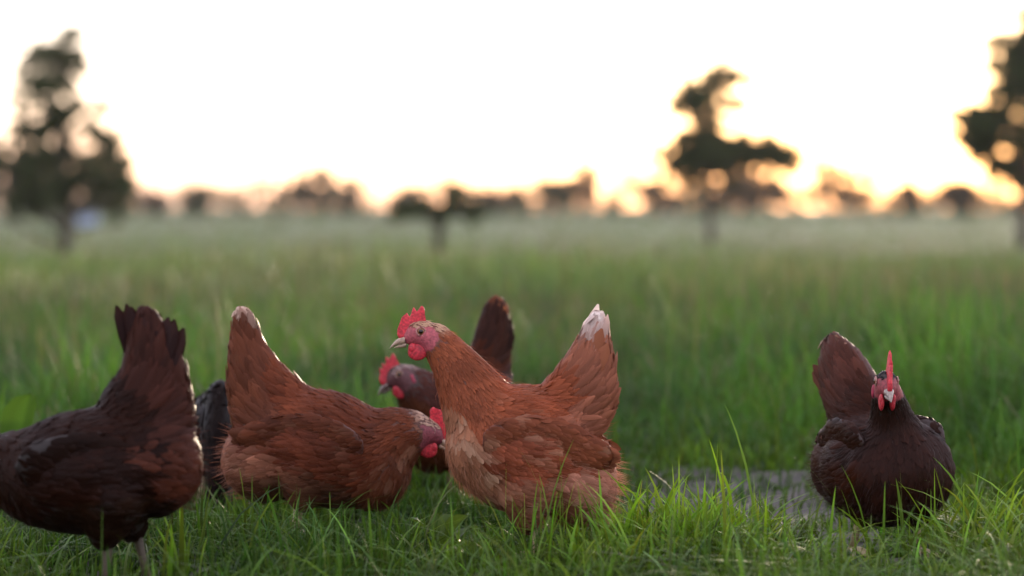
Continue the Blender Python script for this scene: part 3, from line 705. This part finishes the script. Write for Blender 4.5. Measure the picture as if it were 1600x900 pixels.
tuft(1125, 4.22, 110, .125, .05, .35, 'second sunlit tuft leaning out behind the thick sunlit one', G1, G2, seed=11)
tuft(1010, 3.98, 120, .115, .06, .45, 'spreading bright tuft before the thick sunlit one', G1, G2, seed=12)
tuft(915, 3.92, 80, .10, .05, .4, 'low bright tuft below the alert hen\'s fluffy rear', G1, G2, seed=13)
tuft(1575, 3.92, 110, .15, .06, .6, 'long arching tuft in the corner beyond the lobed weed', D1, G2, (.004, .009), seed=14)
tuft(1265, 3.92, 90, .095, .055, .7, 'sprawling tuft beside the head-on hen on the muddy side', D1, G2, (.0035, .008), seed=15)
tuft(275, 3.88, 16, .12, .012, .15, 'few bright upright blades beside the mahogany hen\'s legs', G1, G2, (.006, .010), seed=16)

def weed(px, d, leaves, label, cols, seed, name='broadleaf_weed', zb=0.0):
    r = np.random.default_rng(seed); x0, y0, z0 = at(px, d); root = empty(name, (x0, y0, z0)); tag(root, label, 'weed', 'broad-leaved weeds in the grass')
    for (az, el, L, W) in leaves:
        az, el = math.radians(az), math.radians(el); rows = 8; v = np.linspace(0, 1, rows)
        dd = np.array([math.cos(az), math.sin(az), 0]); side = np.array([-math.sin(az), math.cos(az), 0])
        sp = dd * (L * v * math.cos(el))[:, None] + np.array([0, 0, 1]) * (L * (v * math.sin(el) - .35 * v ** 2.5))[:, None]
        pr = np.interp(v, [0, .18, .3, .6, .85, 1], [.05, .06, .6, 1, .62, .02]) * W * .5 * (1 + r.normal(0, .05, rows))
        up = nrm(np.cross(dd * math.cos(el) + np.array([0, 0, math.sin(el)]), side))
        V = np.concatenate([sp + side * (pr * c)[:, None] + (-up if up[2] < 0 else up) * (abs(c) * pr * .25 + .006 * np.sin(9 * v + 5 * c) * v * abs(c))[:, None] for c in (-1, -.5, 0, .5, 1)])
        i = np.arange(rows - 1); Q = np.concatenate([np.stack([a * rows + i, a * rows + i + 1, (a + 1) * rows + i + 1, (a + 1) * rows + i], 1) for a in range(4)])
        c = np.array(cols) * r.uniform(.75, 1.25); cc = np.tile(np.broadcast_to(c, (rows, 3)), (5, 1)); cc[2 * rows:3 * rows] *= 1.35
        mk('leaf', V, Q, None, M_WEED, root, cc)
    return root
weed(690, 4.3, [(200, 60, .13, .06), (330, 65, .14, .065), (260, 45, .11, .06), (90, 70, .12, .05), (20, 50, .11, .05)], 'broad green weed growing below the stooping hen\'s head', (.07, .13, .03), 1)
weed(745, 4.12, [(230, 65, .10, .045), (310, 60, .11, .05), (180, 55, .09, .04), (30, 60, .09, .04)], 'small broad-leaved weed before the alert hen\'s breast', (.08, .14, .03), 2)
weed(1495, 3.9, [(265, 70, .075, .035), (200, 50, .05, .025), (330, 40, .06, .03)], 'bright lobed weed leaf low in the grass by the picture corner', (.10, .18, .025), 3)
weed(10, 5.0, [(330, 80, .38, .11), (10, 66, .34, .11), (300, 60, .30, .11), (170, 70, .33, .1), (80, 70, .33, .1)], 'tall broad-leaved dock plant behind the dark mahogany hen', (.045, .10, .018), 4, 'dock_plant')
weed(520, 4.15, [(250, 55, .10, .05), (320, 50, .09, .045), (180, 45, .09, .045)], 'low round-leaved weed under the stooping hen\'s belly', (.05, .10, .03), 5)

# ------------------------------------------------------------------ trees
def leaf_faces(P, size, rg, col, var=.3):
    n = len(P); a = nrm(rg.normal(0, 1, (n, 3))); b = nrm(np.cross(a, rg.normal(0, 1, (n, 3)))); s = (size * rg.uniform(.6, 1.3, n))[:, None]
    V = np.stack([P - a * s, P + b * s * .45, P + a * s, P - b * s * .45], 1).reshape(-1, 3)
    c = np.repeat(np.array(col) * rg.lognormal(0, var, (n, 1)), 4, 0)
    return V, np.arange(n * 4).reshape(-1, 4), np.clip(c, 0, 1)

def tree(name, label, d, trunk, crowns, seed, leaf=.07, col=(.045, .065, .022), group=None, trunk_r=.13, tau=2.4, cr=.12, fill=2.4, cat='tree'):
    """trunk: list of (px,py) from base upwards; crowns: (px,py,rx,ry,weight,holes) in photograph pixels at distance d"""
    r = np.random.default_rng(seed); k = d / FPX; zb = float(terrain(d)); x0 = px_x(trunk[0][0], d)
    root = empty(name, (x0, d, zb)); tag(root, label, cat, group)
    loc = lambda px, py, y=0: np.array([px_x(px, d) - x0, y, px_z(py, d) - zb])
    tp = [loc(*p) for p in trunk]; tp[0][2] = -.15
    tp = np.array(tp); wob = r.normal(0, trunk_r * .35, tp.shape); wob[0] = 0; wob[:, 2] = 0; tp = tp + wob
    fine = np.stack([np.interp(np.linspace(0, 1, 14), np.linspace(0, 1, len(tp)), tp[:, j]) for j in range(3)], 1)
    A = Acc(); tube(A, fine, np.linspace(trunk_r, trunk_r * .22, 14), 9)
    A2 = Acc(); LP = []
    for (px, py, rx, ry, w) in crowns:
        c = loc(px, py); rx_, ry_ = rx * k * 1.2, ry * k * 1.15; rd = min(max(rx_, ry_), 1.3 * min(rx_, ry_) + .4)
        m = max(5, int(tau * .8 * w * rx_ * ry_ / cr ** 2)); rad = np.array([rx_, rd, ry_])
        P = c + nrm(r.normal(0, 1, (m, 3))) * (r.random((m, 1)) ** .42) * rad * (1 + .17 * r.normal(0, 1, (m, 1)))
        sz = cr * np.clip(r.lognormal(-.12, .5, m), .35, 2.0); cnt = np.maximum(4, (fill * 3.14 * sz ** 2 / (.40 * leaf ** 2)).astype(int)); q = np.repeat(np.arange(m), cnt)
        LP.append(P[q] + nrm(r.normal(0, 1, (len(q), 3))) * (r.random((len(q), 1)) ** .45) * sz[q][:, None])
        nb = min(10, m)
        for q in P[:nb]:
            h = np.argmin(np.linalg.norm(fine - (q + np.array([0, 0, -.35 * np.linalg.norm(q - c) - .4 * k * ry]))[None], axis=1)); s0 = fine[h]
            mid = (s0 + q) / 2 + r.normal(0, .08, 3) * np.linalg.norm(q - s0) + np.array([0, 0, .05])
            rr = trunk_r * (1 - h / 16) * .42; tube(A2, [s0, s0 * .4 + mid * .6, mid * .5 + q * .5, q], [rr, rr * .75, rr * .5, rr * .15], 6)
    A.build('trunk', M_BARK, root, col=False)
    if A2.V: A2.build('limbs', M_BARK, root, col=False)
    V, Q, cc = leaf_faces(np.concatenate(LP), leaf, r, col)
    tag(mk('crown', V, Q, None, M_LEAF, root, cc, smooth=False))
    return root

tree('pasture_tree', 'tall leafy tree standing in the pasture above the dark mahogany hen', 60, [(100, 392), (100, 330), (96, 250), (88, 160), (95, 85)],
     [(60, 85, 30, 22, 1.1), (112, 80, 28, 24, 1.1), (85, 118, 52, 28, .8), (75, 165, 54, 40, .8), (50, 215, 55, 40, .8), (40, 265, 70, 45, .9), (140, 195, 34, 28, .6), (165, 250, 36, 50, .8), (100, 285, 92, 36, 1.1), (25, 308, 55, 32, .9), (184, 312, 17, 36, 1.0), (110, 54, 22, 10, .5), (-40, 270, 50, 60, .9)], 21, leaf=.075, trunk_r=.17, tau=1.9, cr=.13)
tree('sapling', 'small flat-topped young tree in the middle of the pasture', 52, [(690, 400), (689, 360), (690, 325), (700, 300)],
     [(690, 328, 60, 12, 1.0), (708, 303, 17, 18, 1), (640, 330, 26, 10, .8), (745, 330, 22, 9, .8)], 22, leaf=.05, trunk_r=.16, tau=3, cr=.09)
tree('parasol_tree', 'mushroom-shaped tree with a separate tuft of leaves on top', 75, [(1112, 350), (1112, 290), (1106, 230), (1110, 170), (1112, 125)],
     [(1088, 252, 62, 42, 1.4), (1165, 238, 70, 26, 1.5), (1130, 212, 58, 20, .7), (1105, 145, 50, 36, 1.0), (1135, 122, 36, 16, 1.3), (1080, 158, 34, 20, 1.2), (1110, 190, 20, 30, 1.1), (1214, 242, 42, 24, 1.2)], 23, leaf=.075, trunk_r=.14, tau=2.05, cr=.13)
tree('field_maple', 'big dark tree cut off by the picture edge, low sun glowing behind it', 70, [(1600, 345), (1597, 280), (1600, 200), (1605, 100), (1600, 20)],
     [(1612, 62, 46, 36, 1.0), (1580, 115, 42, 42, .9), (1566, 165, 46, 40, .9), (1556, 208, 62, 36, 1.0), (1640, 160, 70, 110, .45), (1525, 214, 28, 28, .9), (1555, 250, 46, 30, .8), (1600, 275, 60, 26, .8), (1615, 30, 40, 26, 1.0)], 24, leaf=.08, trunk_r=.2, tau=1.9, cr=.15)

FAR = [  # px, d, top, half-width, weight of leaves, colour (sky glow painted into the warm ones), label
    ('round_tree', 485, 170, 258, 78, 0.75, 'pale see-through round tree on the far edge above the stooping hen', (.10, .085, .05)),
    ('hedge_tree', 303, 150, 296, 30, 1.60, 'small dark rounded tree on the far edge near the tall leafy tree', (.045, .06, .03)),
    ('hedge_tree', 235, 165, 304, 36, 0.90, 'low thin pinkish tree on the far edge beside the tall leafy tree', (.10, .07, .05)),
    ('hedge_tree', 548, 160, 284, 16, 0.80, 'narrow upright tree at the edge of the pale round tree', (.07, .065, .04)),
    ('hedge_tree', 640, 150, 296, 34, 1.10, 'low spreading tree on the far edge before the small flat-topped tree', (.08, .07, .045)),
    ('hedge_tree', 770, 160, 294, 34, 0.90, 'low thin tree on the far edge above the alert hen\'s tail', (.085, .07, .045)),
    ('hedge_tree', 868, 150, 284, 26, 1.60, 'dense dark half of the paired trees on the far edge', (.05, .06, .03)),
    ('hedge_tree', 912, 165, 262, 34, 1.00, 'pale square-topped half of the paired trees on the far edge', (.11, .075, .045)),
    ('hedge_tree', 1035, 160, 282, 34, 0.80, 'thin glowing tree on the far edge at the mushroom-shaped tree\'s side', (.10, .07, .04)),
    ('hedge_tree', 1175, 165, 268, 60, 1.60, 'wide sparse tree glowing orange beneath the mushroom-shaped tree', (.10, .07, .04)),
    ('hedge_tree', 1318, 170, 256, 62, 0.70, 'wide thin sunlit tree between the mushroom-shaped tree and the sun', (.11, .075, .04)),
    ('hedge_tree', 1420, 150, 284, 30, 0.80, 'small jagged tree on the far edge near the low sun', (.07, .055, .03)),
    ('hedge_tree', 1500, 150, 280, 36, 1.80, 'dark low tree on the far edge under the big cut-off tree', (.06, .05, .03)),
]
for i, (nm, px, d, top, hw, nl, lab, c) in enumerate(FAR):
    r = np.random.default_rng(100 + i); h = 330 - top
    cr_ = [(px, top + h * .45, hw * .8, h * .42, 1), (px - hw * .4, top + h * .62, hw * .55, h * .3, .7), (px + hw * .4, top + h * .6, hw * .55, h * .32, .7), (px, top + h * .2, hw * .4, h * .18, .35)]
    tree(nm, lab, d, [(px, 336), (px + r.normal(0, 3), 315), (px, top + h * .2)], cr_, 200 + i, leaf=.19, col=c, tau=1.15 * nl, group='trees along the far edge of the pasture', trunk_r=.12, cr=.28)

# the unbroken hedgerow that joins them
r = np.random.default_rng(55); n = 900
hx = r.uniform(-75, 75, n); hy = r.uniform(165, 200, n); hh = 1.2 + .8 * np.abs(np.sin(hx * .21) * np.sin(hx * .057 + 1)) + .25 * np.sin(hx * .9)
C = np.stack([hx, hy, terrain(hy) + r.random(n) * np.clip(hh, .3, 2) * 1.3], 1)
q = r.integers(0, n, 40000)
V, Q, cc = leaf_faces(C[q] + r.normal(0, .4, (40000, 3)), .20, r, (.05, .06, .032))
tag(mk('hedgerow', V, Q, None, M_LEAF, None, cc, smooth=False), 'dark low hedgerow along the far edge of the pasture', 'hedge', kind='stuff')

# small pale blue field shelter far behind the leafy tree's trunk
def shelter():
    d = 112; x0 = px_x(136, d); z0 = float(terrain(d)); root = empty('field_shelter', (x0, d, z0), math.radians(20)); root.scale = (.8, .8, .75); tag(root, 'small pale blue shelter low behind the tall leafy tree\'s trunk', 'shelter')
    mw = mat_noise('weathered_board', (.22, .24, .27), (.34, .36, .40), 5, .8, .2); mr = mat_noise('blue_sheet_roof', (.26, .34, .52), (.34, .43, .60), 2, .55, .1)
    def bxo(nm, c, s, m, rx=0):
        bm = bmesh.new(); bmesh.ops.create_cube(bm, size=1); bmesh.ops.scale(bm, vec=s, verts=bm.verts); bmesh.ops.rotate(bm, matrix=Matrix.Rotation(rx, 3, 'Y'), verts=bm.verts); bmesh.ops.translate(bm, vec=c, verts=bm.verts)
        bmesh.ops.bevel(bm, geom=bm.edges[:], offset=.012, segments=1, affect='EDGES')
        me = bpy.data.meshes.new(nm); bm.to_mesh(me); bm.free(); me.materials.append(m); o = bpy.data.objects.new(nm, me); COL.objects.link(o); o.parent = root
    bxo('wall', (0, .5, .30), (1.1, .05, .6), mw); bxo('wall', (-.55, 0, .26), (.05, .95, .52), mw); bxo('wall', (.55, 0, .33), (.05, .95, .66), mw)
    bxo('door', (0, -.5, .28), (1.04, .04, .54), mr); bxo('roof', (0, 0, .68), (1.4, 1.3, .05), mr, math.radians(-10))
shelter()

# ------------------------------------------------------------------ evening haze over the pasture
HAZE = 0.00018
if HAZE:
    A = Acc(); x0, x1, y0, y1, z0, z1 = -950, 950, -60, 1450, -1.6, 9.0
    A.add([(x, y, z) for z in (z0, z1) for y in (y0, y1) for x in (x0, x1)], [(0, 2, 3, 1), (4, 5, 7, 6), (0, 1, 5, 4), (2, 6, 7, 3), (0, 4, 6, 2), (1, 3, 7, 5)])
    hm = bpy.data.materials.new('evening_haze'); hm.use_nodes = True; nt = hm.node_tree; nt.nodes.remove(nt.nodes['Principled BSDF'])
    pv = nt.nodes.new('ShaderNodeVolumePrincipled'); pv.inputs['Color'].default_value = (.96, .95, .94, 1); pv.inputs['Density'].default_value = HAZE; pv.inputs['Anisotropy'].default_value = .3
    nt.links.new(pv.outputs[0], nt.nodes['Material Output'].inputs['Volume'])
    tag(A.build('haze', hm, None, col=False, smooth=False), 'thin pale evening haze over the pasture', 'haze', kind='stuff')
